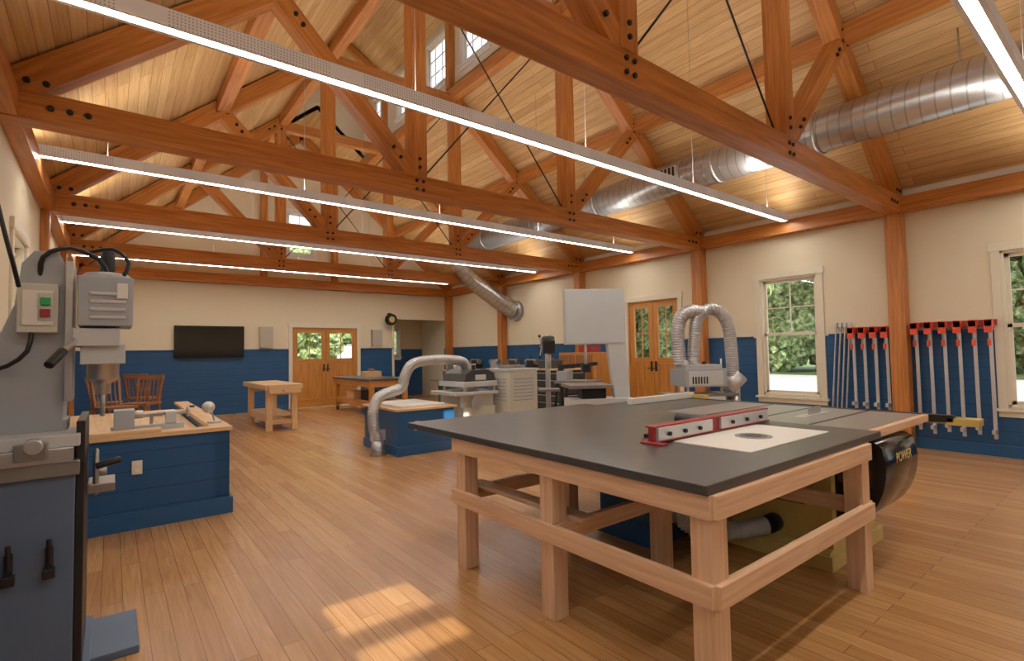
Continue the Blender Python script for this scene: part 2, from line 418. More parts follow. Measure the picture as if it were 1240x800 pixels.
def trimbox(nm,*a): b=B(nm,bevel=.003); b.box(*a); b.done()
segR=[(YB,4.11),(5.13,YF)]
for i,(a,c) in enumerate(segR):
    trimbox('baseboard_right',XR*E-.02,XR*E,a*E,c*E,0,.14,'bluep')
for i,(a,c) in enumerate([(YB,-2.0),(-1.16,.15),(.99,2.29),(3.13,4.09),(5.15,YF)]):
    trimbox('trim_%d'%(i+1),XR*E-.03,XR*E,a*E,c*E,1.12*E,1.12*E+.025,'bluep')
trimbox('baseboard_left',XL*E,XL*E+.02,YB*E,YF*E,0,.14,'bluep')
for i,(a,c) in enumerate([(XL,2.65),(4.06,4.80)]):
    trimbox('baseboard_far',a*E,c*E,YF*E-.02,YF*E,0,.14,'bluep'); trimbox('trim_%d'%(i+7),a*E,c*E,YF*E-.03,YF*E,1.12*E,1.12*E+.025,'bluep')
b=B('trim_9',bevel=.003)
for x in(4.76,6.12): b.box(x*E,(x+.05)*E,YF*E-.02,YF*E,0,1.80*E,'casing')
b.box(4.76*E,6.17*E,YF*E-.02,YF*E,1.76*E,1.82*E,'casing'); b.done()

b=B('trim_plate_beam_right',bevel=.004); b.box((XR-.13)*E,XR*E-.001,YB*E,YF*E,(1+1.31)*E,(1+1.46)*E,'timber'); b.done()
b=B('trim_plate_beam_left',bevel=.004); b.box(XL*E+.001,(XL+.09)*E,YB*E,YF*E,(1+1.31)*E,(1+1.46)*E,'timber'); b.done()
b=B('trim_casing_board_right',bevel=.003); b.box(XR*E-.02,XR*E-.001,YB*E,YF*E,(1+1.47)*E,(1+1.53)*E,'white'); b.done()
for y in TRUSS+[YF-.08]:
    for x0,x1 in((XR-.14,XR-.001),(XL+.001,XL+.06)):
        if x0<0 and y==3.80: continue
        b=B('timber_post',bevel=.005); b.box(x0*E,x1*E,(y-.07)*E,(y+.07)*E,0,(1+1.31)*E,'timber'); b.done()

# ---------------------------------------------------------------- trusses
def truss(y):
    b=B('roof_truss',bevel=.004); w=.135*E
    zt=1.385
    b.beam(W(XL+.01,y,zt),W(XR-.01,y,zt),w,.165*E,'timber')
    def bolt(x,z,r=.0165):
        b.cyl(W(x,y-.068,z)-Vector((0,.016,0)),W(x,y-.06,z),r*E,'black',seg=12)
        b.cyl(W(x,y+.06,z),W(x,y+.068,z)+Vector((0,.016,0)),r*E,'black',seg=12)
    for m in(0,1):
        f=(lambda x:x) if m==0 else (lambda x:2*XC-x)
        zr=lambda x:ZR-.13+SL*(x-XL)
        b.beam(W(f(XL+.05),y,zr(XL+.05)),W(f(QL+.02),y,zr(QL+.02)),w*.98,.165*E,'timber')
        b.beam(W(f(QL),y,zt+.07),W(f(QL),y,zq-.02),w*1.0,.135*E,'timber')
        sx=.88
        b.beam(W(f(QL-.06),y,zt+.1),W(f(sx),y,zr(sx)-.03),w*.92,.13*E,'timber')
        for dx,dz in((-.03,.035),(.03,.035),(-.03,-.035),(.03,-.035)):
            bolt(f(QL+dx),zt+dz,.014); bolt(f(sx+dx*1.5),zr(sx)+dz*1.3)
        bolt(f(QL),zt+.15,.014); bolt(f(QL),zt+.22,.014)
        bolt(f(QL-.17),zt+.20,.014); bolt(f(QL-.23),zt+.27,.014)
        bolt(f(sx+.13),zr(sx)-.15); bolt(f(sx+.18),zr(sx)-.21)
        for dx in(.22,.30,.38): bolt(f(XL+dx),zt)
        for dx in(.12,.2): bolt(f(XL+dx),zt+.13)
        for dz in(-.06,-.13): bolt(f(QL),zq+dz-.1)
        bolt(f(QL-.1),zr(QL-.1)); bolt(f(QL-.17),zr(QL-.17))
        b.beam(W(f(QL+.05),y,zq),W(f(QL+.05),y,ZMT-.05),w*.7,.1*E,'timber')
        b.beam(W(f(QL+.05),y,ZMT-.06),W(f(XC),y,zmr-.09),w*.7,.11*E,'timber')
        b.cyl(W(f(QL+.05),y,zt+.08),W(f(QR-.05),y,zq-.25),.007*E,'black',seg=8)
    b.beam(W(QL,y,zq-.16),W(QR,y,zq-.16),w*.9,.14*E,'timber')
    b.done()
for y in TRUSS: truss(y)
b=B('roof_truss',bevel=.004)
y=YF-.07; w=.13*E
b.beam(W(XL+.01,y,1.385),W(XR-.01,y,1.385),w,.165*E,'timber')
for m in(0,1):
    f=(lambda x:x) if m==0 else (lambda x:2*XC-x)
    b.beam(W(f(XL+.05),y,ZR-.09),W(f(XC),y,zridge-.13),w,.165*E,'timber')
    b.beam(W(f(2.2),y,1.46),W(f(2.2),y,ZR-.15+SL*2.7),w*.8,.12*E,'timber')
b.done()
for nm,x,z,h in(('purlin',.88,ZR-.13+SL*1.38+.02,.15),('purlin',2*XC-.88,ZR-.13+SL*1.38+.02,.15),('purlin',QL+.03,zq-.09,.16),('purlin',QR-.03,zq-.09,.16)):
    b=B(nm,bevel=.004); b.beam(W(x,YB,z),W(x,YF if x<1.5 or x>4 else YM,z),.11*E,h*E,'timber'); b.done()
b=B('ridge_beam',bevel=.004); b.beam(W(XC,YB,zmr-.14),W(XC,YM,zmr-.14),.1*E,.16*E,'timber'); b.done()

# ---------------------------------------------------------------- light fixtures
for y in(-1.72,.45,2.62,4.79,6.96,9.1):
    x1=6.0 if y<9 else 5.45
    x0=XL+.06; b=B('linear_pendant_light')
    z=1.45; hw=.042
    for sgn in(-1,1): b.box(x0*E,x1*E,(y+sgn*hw)*E-.003,(y+sgn*hw)*E+.003,(1+z-.025)*E,(1+z+.05)*E,'perf')
    b.box(x0*E+.01,x1*E-.01,(y-hw*.55)*E,(y+hw*.55)*E,(1+z-.022)*E,(1+z-.012)*E,'lamp')
    for sgn in(-1,1): b.box(x0*E+.005,x1*E-.005,(y+sgn*hw*.78)*E-.013,(y+sgn*hw*.78)*E+.012,(1+z-.025)*E,(1+z-.012)*E,'white')
    b.box(x0*E+.01,x1*E-.01,(y-hw*.8)*E,(y+hw*.8)*E,(1+z+.028)*E,(1+z+.036)*E,'uplamp')
    for x in(x0,x1): b.box(x*E-.004,x*E+.004,(y-hw)*E,(y+hw)*E,(1+z-.025)*E,(1+z+.05)*E,'white')
    for i in range(5):
        x=x0+.4+(x1-x0-.8)*i/4
        zc=ZR+SL*(min(x,2*XC-x)-XL)
        if QL<x<QR: zc=ZMT
        b.cyl(W(x,y,z+.03),W(x,y,zc),.0025,'steel',seg=6)
    b.done()

# ---------------------------------------------------------------- ducts
b=B('spiral_duct')
b.cyl(W(5.15,-2.6,1.98),W(5.15,7.7,1.98),.185*E,'duct',seg=40)
b.tube([W(5.15,7.7,1.98),W(5.13,7.95,1.95),W(5.08,8.05,1.75),W(5.15,8.0,1.5),W(5.5,7.9,1.2),W(6.0,7.8,.86),W(6.12,7.77,.80)],.16*E,'duct',seg=32,step=.05)
for y in(-1.5,.2,1.9,3.3,4.6,5.9,7.2,-.6,2.9): b.cyl(W(5.15,y-.012,1.98),W(5.15,y+.012,1.98),.195*E,'duct',seg=40)
for y in(.9,2.7,4.9,6.9):
    b.cyl(W(5.15,y,2.1),W(5.15,y,ZR+SL*(XR-5.15)),.008,'steel',seg=8)
b.box(4.98*E-.06,4.98*E+.02,3.3*E,3.62*E,(1+1.92)*E,(1+2.06)*E,'alu')
for i in range(6): b.box(4.98*E-.068,4.98*E-.055,(3.32+i*.05)*E,(3.345+i*.05)*E,(1+1.935)*E,(1+2.045)*E,'black')
b.cyl(W(6.10,7.77,.8),W(6.205,7.77,.8),.20*E,'duct',seg=32)
b.done()

# ---------------------------------------------------------------- outfeed table
TZ=.865
b=B('outfeed_workbench',bevel=.004)
x0,x1,y0,y1=1.765,3.66,1.09,3.55
b.box(x0,x1,y0,y1,TZ-.04,TZ,'slate')
L=.1
for lxx in(1.80,2.72,3.33):
    for ly in(1.14,2.04,2.87):
        if lxx==2.72 and ly<2: continue
        if lxx==3.33 and 2<ly<2.5: continue
        b.box(lxx-.0,lxx+L,ly-L/2,ly+L/2,0,TZ-.04,'fir')
for X in(1.80-.02,3.33+L-.02):
    b.box(X,X+.04,1.09,2.95,TZ-.135,TZ-.041,'fir')
for X in(1.80-.025,3.33+L):
    b.box(X,X+.04,1.09,2.95,.40,.49,'fir')
for Y in(1.09,2.90): b.box(1.80,3.43,Y-.02,Y+.02,TZ-.135,TZ-.041,'fir')
b.box(1.80,3.43,1.065,1.105,.40,.49,'fir'); b.box(1.80,2.82,1.97,2.01,.40,.49,'fir'); b.box(1.80,3.43,2.91,2.95,.40,.49,'fir')
b.box(1.92,2.02,1.9,2.95,.49,.515,'fir')
b.done()
b=B('router_table_insert',bevel=.002)
b.box(2.47,3.40,1.28,1.72,TZ,TZ+.006,'white')
b.cyl((2.93,1.50,TZ+.005),(2.93,1.50,TZ+.009),.10,'iron',seg=32); b.cyl((2.93,1.50,TZ+.008),(2.93,1.50,TZ+.0115),.045,'black',seg=24)
b.cyl((2.93,1.50,TZ+.008),(2.93,1.50,TZ+.010),.075,'dark',seg=32)
b.done()
b=B('router_fence',bevel=.002)
fy=1.735
b.box(2.36,2.90,fy,fy+.02,TZ+.007,TZ+.085,'alu'); b.box(3.00,3.60,fy,fy+.02,TZ+.007,TZ+.085,'alu')
b.box(2.34,3.63,fy+.02,fy+.055,TZ+.007,TZ+.088,'red'); b.box(2.34,3.63,fy+.012,fy+.075,TZ+.084,TZ+.094,'red')
b.box(2.30,2.36,fy-.06,fy+.08,TZ,TZ+.012,'red'); b.box(2.34,3.63,fy+.03,fy+.10,TZ+.0,TZ+.012,'red')
b.box(2.36,3.60,fy-.010,fy,TZ+.010,TZ+.017,'red')
for x in(2.45,2.60,2.75,3.12,3.3,3.48): b.cyl((x,fy,TZ+.048),(x,fy-.018,TZ+.048),.012,'black',seg=12)
for x in(2.5,3.5): b.cyl((x,1.86,TZ),(x,1.86,TZ+.05),.02,'black'); b.box(x-.02,x+.02,1.80,1.93,TZ,TZ+.02,'black')
b.cyl((2.95,fy+.05,TZ+.045),(2.95,2.02,TZ+.06),.035,'black')
b.done()

# ---------------------------------------------------------------- table saw
b=B('table_saw',bevel=.005)
b.box(3.67,4.78,1.165,2.62,TZ-.045,TZ-.003,'sawtop')
b.box(3.67,4.78,2.62,3.40,TZ-.04,TZ-.003,'slate')
b.box(3.67,4.78,1.12,1.16,TZ-.05,TZ-.001,'fir')
for y in(1.5,1.9,2.25): b.box(3.69,4.76,y-.012,y+.012,TZ-.004,TZ-.001,'black')
b.box(4.0,4.5,1.67,1.75,TZ-.003,TZ,'alu')
b.box(4.18,4.40,1.705,1.712,TZ,TZ+.05,'steel')
b.box(4.79,4.85,.98,3.45,TZ-.05,TZ-.0,'black'); b.box(4.85,4.91,.92,3.45,TZ-.07,TZ-.02,'brass')
b.box(4.79,4.93,.84,1.02,TZ-.07,TZ-.02,'brass')
b.box(3.88,4.9,3.14,3.20,TZ,TZ+.055,'white'); b.box(4.86,4.96,3.0,3.36,TZ-.06,TZ+.03,'brass'); b.cyl((4.95,3.18,TZ),(5.12,3.18,TZ-.02),.012,'black'); b.ball((5.13,3.18,TZ-.02),.03,'black')
cab=[(3.50,.0),(4.36,.0),(4.36,.10),(4.30,.12),(4.30,TZ-.05),(3.68,TZ-.05),(3.56,TZ-.14),(3.56,.12),(3.50,.10)]
b.prism(cab,'y',1.34,2.0,'gold')
b.box(3.48,4.38,1.32,2.03,0,.09,'gold')
for i in range(4): b.box(3.553,3.561,1.5,1.9,.36+i*.05,.38+i*.05,'black')
b.cyl((3.485,1.70,.2),(3.57,1.70,.2),.06,'black')
pts=[(1.34,.80),(1.12,.80),(1.08,.77)]+[(1.06+.28*(1-math.cos(math.pi/2*i/10)),.66-.40*math.sin(math.pi/2*i/10)) for i in range(11)]
b.prism(pts,'x',3.62,4.24,'blackgloss',True)
b.lathe((4.30,1.7,.5),[(.12,0),(.13,.01),(.12,.02),(.02,.02),(.02,.05)],'black',(1,0,0))
b.box(4.70,4.74,3.3,3.34,0,TZ-.04,'black'); b.box(3.72,3.76,3.3,3.34,0,TZ-.04,'black')
saw=b.done()
cu=bpy.data.curves.new('letters','FONT'); cu.body='POWER'; cu.size=.085; cu.extrude=.001
to=bpy.data.objects.new('lettering',cu); sc.collection.objects.link(to); to.parent=saw
to.location=(3.80,1.058,.66); to.rotation_euler=(math.pi/2,0,0); cu.materials.append(M['brass'])
b=B('dust_hose'); b.tube([(2.95,2.2,.38),(2.97,2.05,.28),(3.05,1.95,.20),(3.25,1.82,.18),(3.44,1.70,.2)],.055,'hose',rib=.1,pitch=.022,step=.006); b.done()
def plinth(nm,x0,x1,y0,y1,h,cap='maple'):
    b=B(nm,bevel=.004); b.box(x0,x1,y0,y1,0,h-.03,'bluep'); b.box(x0-.02,x1+.02,y0-.02,y1+.02,0,.13,'bluep'); b.box(x0-.03,x1+.03,y0-.03,y1+.03,h-.03,h,cap)
    return b
b=plinth('blue_service_plinth',2.98,4.2,2.27,2.75,.38,'bluep'); b.done()
b=plinth('blue_service_plinth',3.06,3.95,6.45,7.6,.63,'maple')
b.box(3.15,3.85,6.55,7.5,.63,.66,'white'); b.box(3.3,3.38,6.428,6.45,.33,.45,'white'); b.done()

# ---------------------------------------------------------------- blue counter (left) with lathe
b=B('blue_counter',bevel=.004)
x0,x1,y0,y1,h=XL*E+.2,.613*E,3.79*E,6.3*E,.553*E
b.box(x0,x1,y0,y0+.12,0,h-.035,'blue'); b.box(x1-.12,x1,y0,y1,0,h-.035,'blue'); b.box(x0,x1-.12,y0+.12,y1,.0,h-.12,'bluep')
b.box(x0,x1+.025,y0-.025,y0,0,.14,'bluep'); b.box(x1,x1+.025,y0,y1,0,.14,'bluep')
b.box(x0,x1+.02,y0-.02,y0+.14,h-.035,h,'maple'); b.box(x1-.14,x1+.02,y0+.14,y1,h-.035,h,'maple')
b.box(x0,x1-.14,y0+.14,y1,h-.12,h-.10,'maple')
b.box(.14,.21,y0-.012,y0+.001,.44,.55,'casing')
for z in(.47,.52): b.box(.16,.19,y0-.015,y0-.011,z-.012,z+.012,'white')
b.done()
b=B('mini_lathe',bevel=.004); z=h
b.box(-.30,.34,y0+.0,y0+.16,z,z+.03,'maple')
b.box(.0,.52,y0+.20,y0+.30,z,z+.05,'lgrey')
b.box(.02,.16,y0+.16,y0+.33,z+.03,z+.19,'grey'); b.cyl((.16,y0+.24,z+.14),(.22,y0+.24,z+.14),.035,'steel')
b.box(.38,.46,y0+.19,y0+.29,z+.05,z+.15,'lgrey'); b.cyl((.32,y0+.24,z+.14),(.54,y0+.24,z+.14),.02,'steel'); 
b.lathe((.54,y0+.24,z+.14),[(.045,0),(.05,.01),(.045,.02)],'steel',(1,0,0)); b.cyl((.55,y0+.24,z+.18),(.60,y0+.24,z+.18),.01,'black')
b.cyl((.28,y0+.24,z+.05),(.28,y0+.24,z+.12),.014,'steel'); b.beam((.2,y0+.22,z+.13),(.36,y0+.22,z+.13),.02,.03,'steel')
b.done()
b=B('desk_lamp',bevel=.002); z=h
b.cyl((x1-.07,5.6,z),(x1-.07,5.6,z+.02),.06,'alu'); b.cyl((x1-.07,5.6,z+.02),(x1-.10,5.6,z+.13),.008,'steel'); b.ball((x1-.12,5.6,z+.15),.055,'alu'); b.done()

def chair(x,y,rz):
    b=B('wooden_chair',(x,y,0),rz,.003)
    b.box(-.22,.22,-.21,.21,.60,.64,'brownwood')
    for sx in(-1,1):
        b.beam((sx*.21,-.20,0),(sx*.17,-.17,.6),.04,.04,'brownwood'); b.beam((sx*.21,.22,0),(sx*.18,.18,.62),.04,.04,'brownwood')
        b.beam((sx*.18,.18,.62),(sx*.20,.27,1.08),.035,.035,'brownwood'); b.beam((sx*.2,-.18,.25),(sx*.2,.2,.25),.025,.025,'brownwood')
    for i in range(5): b.beam((-.13+i*.065,.2,.64),(-.13+i*.065,.265,1.03),.018,.018,'brownwood')
    b.beam((-.22,.27,1.05),(.22,.27,1.05),.03,.09,'brownwood'); b.beam((-.2,-.19,.3),(.2,-.19,.3),.025,.025,'brownwood')
    b.done()
chair(.05,10.3,.5); chair(.40,10.8,-.6); chair(-.05,11.4,1.5); chair(.5,12.3,2.6)

b=B('maple_workbench',bevel=.005)
X0,X1,Y0,Y1=2.2,2.86,10.1,12.1; H=.86
b.box(X0,X1,Y0,Y1,H-.09,H,'maple')
for x in(X0+.06,X1-.16):
    for y in(Y0+.15,Y1-.3): b.box(x,x+.1,y,y+.12,0,H-.09,'maple')
    b.box(x+.02,x+.08,Y0+.2,Y1-.2,.16,.26,'maple')
for y in(Y0+.15,Y1-.3): b.box(X0+.1,X1-.1,y+.03,y+.09,.12,.2,'maple'); b.box(X0+.1,X1-.1,y+.03,y+.09,H-.2,H-.09,'maple')
b.box(X0+.08,X1-.08,Y0+.2,Y1-.2,.26,.29,'maple')
b.box(X0+.05,X1-.05,Y0-.06,Y0,H-.16,H,'maple'); b.cyl((2.5,Y0-.12,H-.1),(2.5,Y0-.05,H-.1),.02,'steel')
b.done()
b=B('rolling_workbench',bevel=.005)
X0,X1,Y0,Y1=4.45,5.45,10.8,13.2; H=.84
b.box(X0,X1,Y0,Y1,H-.04,H,'slate'); b.box(X0+.03,X1-.03,Y0+.03,Y1-.03,H-.18,H-.04,'doorwood')
for x in(X0+.05,X1-.15):
    for y in(Y0+.06,Y1-.16):
        b.box(x,x+.1,y,y+.1,.1,H-.1,'doorwood'); b.cyl((x+.03,y+.05,.05),(x+.07,y+.05,.05),.05,'black')
    b.box(x+.02,x+.08,Y0+.1,Y1-.1,.2,.3,'doorwood')
b.box(X0+.08,X1-.08,Y0+.1,Y1-.1,.3,.33,'doorwood'); b.box(X0+.05,X1-.05,Y0+.09,Y0+.13,.2,.3,'doorwood')
b.box(X0+.2,X0+.7,Y0+.5,Y0+1.0,.33,.55,'black'); b.box(X0+.15,X0+.5,Y0+1.3,Y0+1.8,.33,.5,'maple')
b.done()
b=B('wooden_tool_box',(5.0,12.0,.84),0,.004); b.box(-.2,.2,-.15,.15,0,.14,'maple'); b.box(-.02,.02,-.15,.15,.14,.2,'brownwood'); b.done()

yf=YF*E
b=B('television',bevel=.004); b.box(.82*E,1.88*E,yf-.09,yf-.03,1.0*E,1.55*E,'blackgloss'); b.box(.835*E,1.865*E,yf-.093,yf-.089,1.02*E,1.535*E,'screen'); b.box(1.2*E,1.5*E,yf-.04,yf-.001,1.2*E,1.4*E,'black'); b.done()
for x,z0,z1 in((2.25,1.16,1.55),(4.40,1.18,1.52)):
    b=B('loudspeaker',bevel=.006); b.box((x-.11)*E,(x+.11)*E,yf-.12,yf-.001,z0*E,z1*E,'grille'); b.box((x-.09)*E,(x+.09)*E,yf-.125,yf-.119,(z0+.02)*E,(z1-.02)*E,'grille'); b.done()
b=B('cord_reel'); c=Vector((4.68*E,yf-.2,1.74*E))
b.lathe(c,[(.16,-.06),(.17,-.05),(.10,-.04),(.10,.04),(.17,.05),(.16,.06)],'black',(0,1,0)); b.lathe(c+Vector((0,-.07,0)),[(.09,0),(.09,.02),(.03,.03)],'brass',(0,1,0)); b.box(c.x-.03,c.x+.03,yf-.15,yf-.001,c.z-.03,c.z+.2,'black'); b.done()

xr=XR*E
def clamp(y,ztop,L,lean=0,head='orange'):
    b=B('bar_clamp',(xr-.075,y,ztop),0,.002)
    b.beam((0,0,.04),(0,lean,-L),.014,.038,'alu',up=(0,1,0))
    b.box(-.13,.018,-.036,.036,-.045,.04,head); b.box(-.13,-.10,-.038,.038,-.12,.03,head)
    b.cyl((-.09,0,-.06),(-.09,0,-.2),.008,'steel'); b.cyl((-.09,0,-.2),(-.09,0,-.28),.018,head)
    b.box(-.12,.02,-.018+lean*.93,.018+lean*.93,-L*.93-.03,-L*.93+.02,'alu')
    b.done()
zt=1.165*E
b=B('clamp_rack',bevel=.003); b.box(xr-.055,xr-.022,1.28,2.13,zt+.0,zt+.07,'red'); b.box(xr-.055,xr-.022,2.36,2.86,zt-.03,zt+.04,'red'); b.done()
for i in range(6): clamp(1.34+i*.147,zt+.03,1.38 if i%2 else 1.42)
for i in range(4): clamp(2.41+i*.135,zt,1.12)
for i in range(4): 
    b=B('pipe_clamp',bevel=.002); y=2.86+i*.06
    b.beam((xr-.05,y,zt+.1),(xr-.07,y+.10,.28),.03,.014,'alu',up=(0,1,0)); b.box(xr-.09,xr-.03,y-.02,y+.02,zt+.05,zt+.12,'alu'); b.done()

ang=math.atan2(-.615,.788)
b=B('band_saw',(4.70,4.36,0),ang+.12,.010)
b.box(-.38,.38,-.045,.05,1.46,2.14,'lgrey'); b.box(-.365,.365,-.052,-.045,1.475,2.125,'lgrey')
b.prism([(.15,1.48),(.38,1.48),(.42,.7),(.24,.7)],'y',-.04,.06,'lgrey')
b.box(-.36,.44,-.15,.18,.08,.80,'lgrey'); b.box(-.42,.5,-.25,.25,0,.08,'lgrey')
b.box(-.36,.16,-.20,.36,.93,.97,'iron'); b.box(-.2,.1,-.10,.12,.80,.93,'black')
b.cyl((-.12,0,1.15),(-.12,0,1.5),.018,'steel'); b.box(-.17,-.07,-.05,.05,1.12,1.22,'black'); b.box(-.125,-.12,-.005,.008,.97,1.46,'steel')
b.box(-.1,.1,.05,.2,1.7,1.9,'grey'); b.cyl((.0,.2,1.8),(.0,.26,1.8),.06,'black')
b.done()
b=B('drill_press',(4.72,5.25,0),ang,.006)
b.box(-.2,.2,-.28,.2,0,.05,'black'); b.cyl((0,.05,.05),(0,.05,1.62),.035,'steel')
b.box(-.14,.14,-.22,.06,.85,.88,'iron'); b.box(-.08,.08,-.28,.18,1.36,1.52,'black'); b.lathe((0,-.1,1.52),[(.09,0),(.09,.05),(.07,.07)],'dark'); b.cyl((0,.18,1.35),(0,.18,1.52),.07,'black')
b.cyl((0,-.18,1.35),(0,-.18,1.15),.03,'steel'); b.cyl((0,-.18,1.15),(0,-.18,1.05),.012,'steel')
for k in range(3):
    a=k*2.094; b.cyl((-.09,-.1,1.45),(-.12,-.1+.16*math.cos(a),1.45+.16*math.sin(a)),.007,'steel'); b.ball((-.12,-.1+.16*math.cos(a),1.45+.16*math.sin(a)),.02,'black')
b.done()

b=B('thickness_planer',(6.57,4.14,0),ang+.1,.006)
b.box(-.28,.28,-.25,.25,0,.72,'lgrey'); b.box(-.50,.50,-.2,.2,.72,.76,'iron')
for x in(-.24,.24):
    for y in(-.2,.2): b.cyl((x,y,.76),(x,y,1.02),.02,'steel')
b.box(-.30,.30,-.26,.26,.86,1.10,'grey'); b.box(-.25,.25,-.262,-.25,.88,1.08,'lgrey')
for i in range(6): b.box(-.2+i*.04,-.18+i*.04,-.27,-.258,.90,1.0,'black')
b.box(-.26,.26,-.2,.2,1.10,1.16,'alu'); b.lathe((.1,0,1.16),[(.03,0),(.03,.04)],'black'); b.cyl((-.2,0,1.16),(-.2,0,1.22),.07,'alu')
b.done()
b=B('flexible_dust_duct')
def off(px,z,base=(6.57,4.14),k=.0085*E):
    o=(px-845)*k; return (base[0]+.788*o,base[1]-.615*o,z)
b.tube([off(824,1.17),off(823,1.35),off(822,1.62),off(828,1.85),off(842,1.92),off(856,1.88)],.095,'flex',rib=.05,pitch=.035,step=.008)
b.tube([off(840,1.17),off(842,1.45),off(846,1.78),off(860,1.94),off(874,1.90),off(884,1.70),off(887,1.30),off(888,.9)],.085,'flex',rib=.05,pitch=.035,step=.008)
b.cyl(off(880,.80),off(896,1.0),.12,'alu'); b.cyl(off(888,0),off(888,.9),.085,'duct')
b.done()

b=B('drum_sander',(4.52,6.98,0),0,.008)
b.box(-.30,.30,-.35,.35,0,.55,'cream'); b.box(-.5,.30,-.45,.30,.74,.79,'alu'); b.box(-.32,.30,-.30,.3,.55,.74,'cream')
b.prism([(-.30,.93),(-.26,1.06),(-.15,1.12),(.15,1.12),(.26,1.06),(.30,.93)],'y',-.38,.28,'dark')
b.box(-.34,.30,-.42,.32,.86,.94,'lgrey'); b.cyl((-.1,-.34,1.12),(-.1,-.34,1.20),.03,'black'); b.cyl((.1,0,1.12),(.1,0,1.20),.06,'steel'); b.box(-.1,.1,-.39,-.375,.96,1.04,'lgrey')
b.lathe((-.1,-.44,.62),[(.1,0),(.11,.01),(.1,.02),(.02,.03),(.02,.14)],'steel',(0,1,0))
for x in(-.27,.27):
    for y in(-.35,.25): b.cyl((x,y,.79),(x,y,.9),.025,'steel')
b.done()
b=B('jointer_cabinet',(5.16,6.62,0),0,.008)
b.box(-.28,.28,-.30,.30,.0,1.08,'cream'); b.box(-.30,.30,-.32,.32,1.08,1.12,'lgrey')
for i in range(7):
    b.box(-.2,.2,-.308,-.299,.62+i*.055,.64+i*.055,'grey'); b.box(-.288,-.279,-.2,.2,.62+i*.055,.64+i*.055,'grey')
b.box(-.05,.12,-.32,-.30,.30,.45,'dark'); b.box(-.2,.2,-.1,.1,1.12,1.17,'iron')
b.done()
b=B('flexible_dust_duct')
b.lathe((2.90,6.75,0),[(.11,0),(.11,.04),(.09,.12),(.08,.2)],'duct')
b.box(2.80,3.0,6.72,6.78,.2,.34,'alu')
b.tube([(2.90,6.75,.2),(2.86,6.78,.38),(2.87,6.82,.62),(2.97,6.86,.78),(3.15,6.88,.84),(3.33,6.9,.90),(3.39,6.9,1.06),(3.50,6.9,1.22),(3.75,6.9,1.28),(4.1,6.9,1.28),(4.4,6.92,1.24),(4.5,6.95,1.12)],.076,'flex',rib=.05,pitch=.03,step=.008)
b.done()
b=B('tool_chest',(6.9,7.4,0),0,.006)
b.box(-.32,.32,-.45,.45,.12,1.02,'black'); b.box(-.34,.34,-.47,.47,1.02,1.05,'maple')
for i in range(6): b.box(-.335,-.32,-.42,.42,.16+i*.14,.28+i*.14,'dark'); b.box(-.35,-.335,-.38,.38,.26+i*.14,.272+i*.14,'steel'); b.box(-.28,.28,-.462,-.45,.16+i*.14,.28+i*.14,'dark'); b.box(-.24,.24,-.475,-.46,.26+i*.14,.272+i*.14,'steel')
for x in(-.25,.25):
    for y in(-.38,.38): b.cyl((x-.02,y,.06),(x+.02,y,.06),.06,'black')
b.done()
b=B('router_case',(6.85,7.55,1.05),.3,.01); b.box(-.15,.15,-.2,.2,0,.16,'dark'); b.box(-.03,.03,-.08,.08,.16,.2,'red'); b.done()
b=B('hand_plane',(6.9,7.1,1.05),.4,.006); b.box(-.03,.03,-.14,.14,0,.03,'iron'); b.ball((0,-.08,.05),.025,'brownwood'); b.prism([(.04,.03),(.09,.03),(.08,.12),(.05,.12)],'x',-.012,.012,'brownwood'); b.done()
b=B('tool_cabinet',(8.0,7.7,0),0,.005)
b.box(-.3,.28,-.5,.5,0,1.35,'doorwood'); 
for s_ in(-1,1): b.box(-.315,-.3,s_*.25-.23,s_*.25+.23,.05,1.30,'brownwood')
b.box(-.33,-.315,-.04,.0,.6,.75,'black'); b.box(-.2,.1,-.35,.0,1.35,1.5,'red'); b.done()
b=B('storage_bench',(8.0,11.0,0),0,.005)
b.box(-.3,.33,-2.2,2.2,0,.85,'bluep'); b.box(-.34,.33,-2.23,2.23,.85,.90,'maple'); b.done()
for i,(y,m_) in enumerate(((9.4,'black'),(10.1,'dark'),(10.9,'grey'),(11.8,'black'),(12.6,'grey'))):
    b=B('bench_grinder',(7.95,y,.90),0,.006)
    b.box(-.2,.2,-.2,.2,0,.05,m_); b.box(-.1,.12,-.14,.1,.05,.28,m_); b.cyl((-.02,-.2,.24),(-.02,.2,.24),.07,'iron'); b.cyl((.0,0,.28),(0,.1,.42),.02,'black'); b.done()
b=B('belt_sander',(5.75,9.3,0),0,.006)
b.box(-.3,.3,-.25,.25,0,.8,'green'); b.box(-.45,.45,-.3,.3,.8,.85,'iron'); b.box(-.12,.3,-.2,.2,.85,1.12,'lgrey'); b.lathe((-.14,0,1.02),[(.15,0),(.15,.03)],'iron',(1,0,0)); b.done()
b=B('shop_vacuum',(6.2,8.2,0),0,.006)
b.lathe((0,0,0),[(.20,.05),(.24,.10),(.24,.50),(.22,.54),(.24,.58),(.20,.74),(.08,.80),(.04,.80)],'dark'); b.lathe((0,0,.54),[(.245,0),(.245,.04)],'orange')
for a in range(4): b.cyl((.2*math.cos(a*1.57),.2*math.sin(a*1.57),.0),(.2*math.cos(a*1.57),.2*math.sin(a*1.57),.08),.035,'black')
b.tube([(-.2,0,.45),(-.4,-.05,.5),(-.5,-.1,.3),(-.45,-.3,.05)],.025,'black',seg=10); b.done()
b=B('scroll_saw',(6.1,6.1,0),.4,.008)
for x in(-.2,.2):
    for y in(-.3,.3): b.beam((x*1.2,y*1.1,0),(x,y*.8,.85),.04,.04,'black')
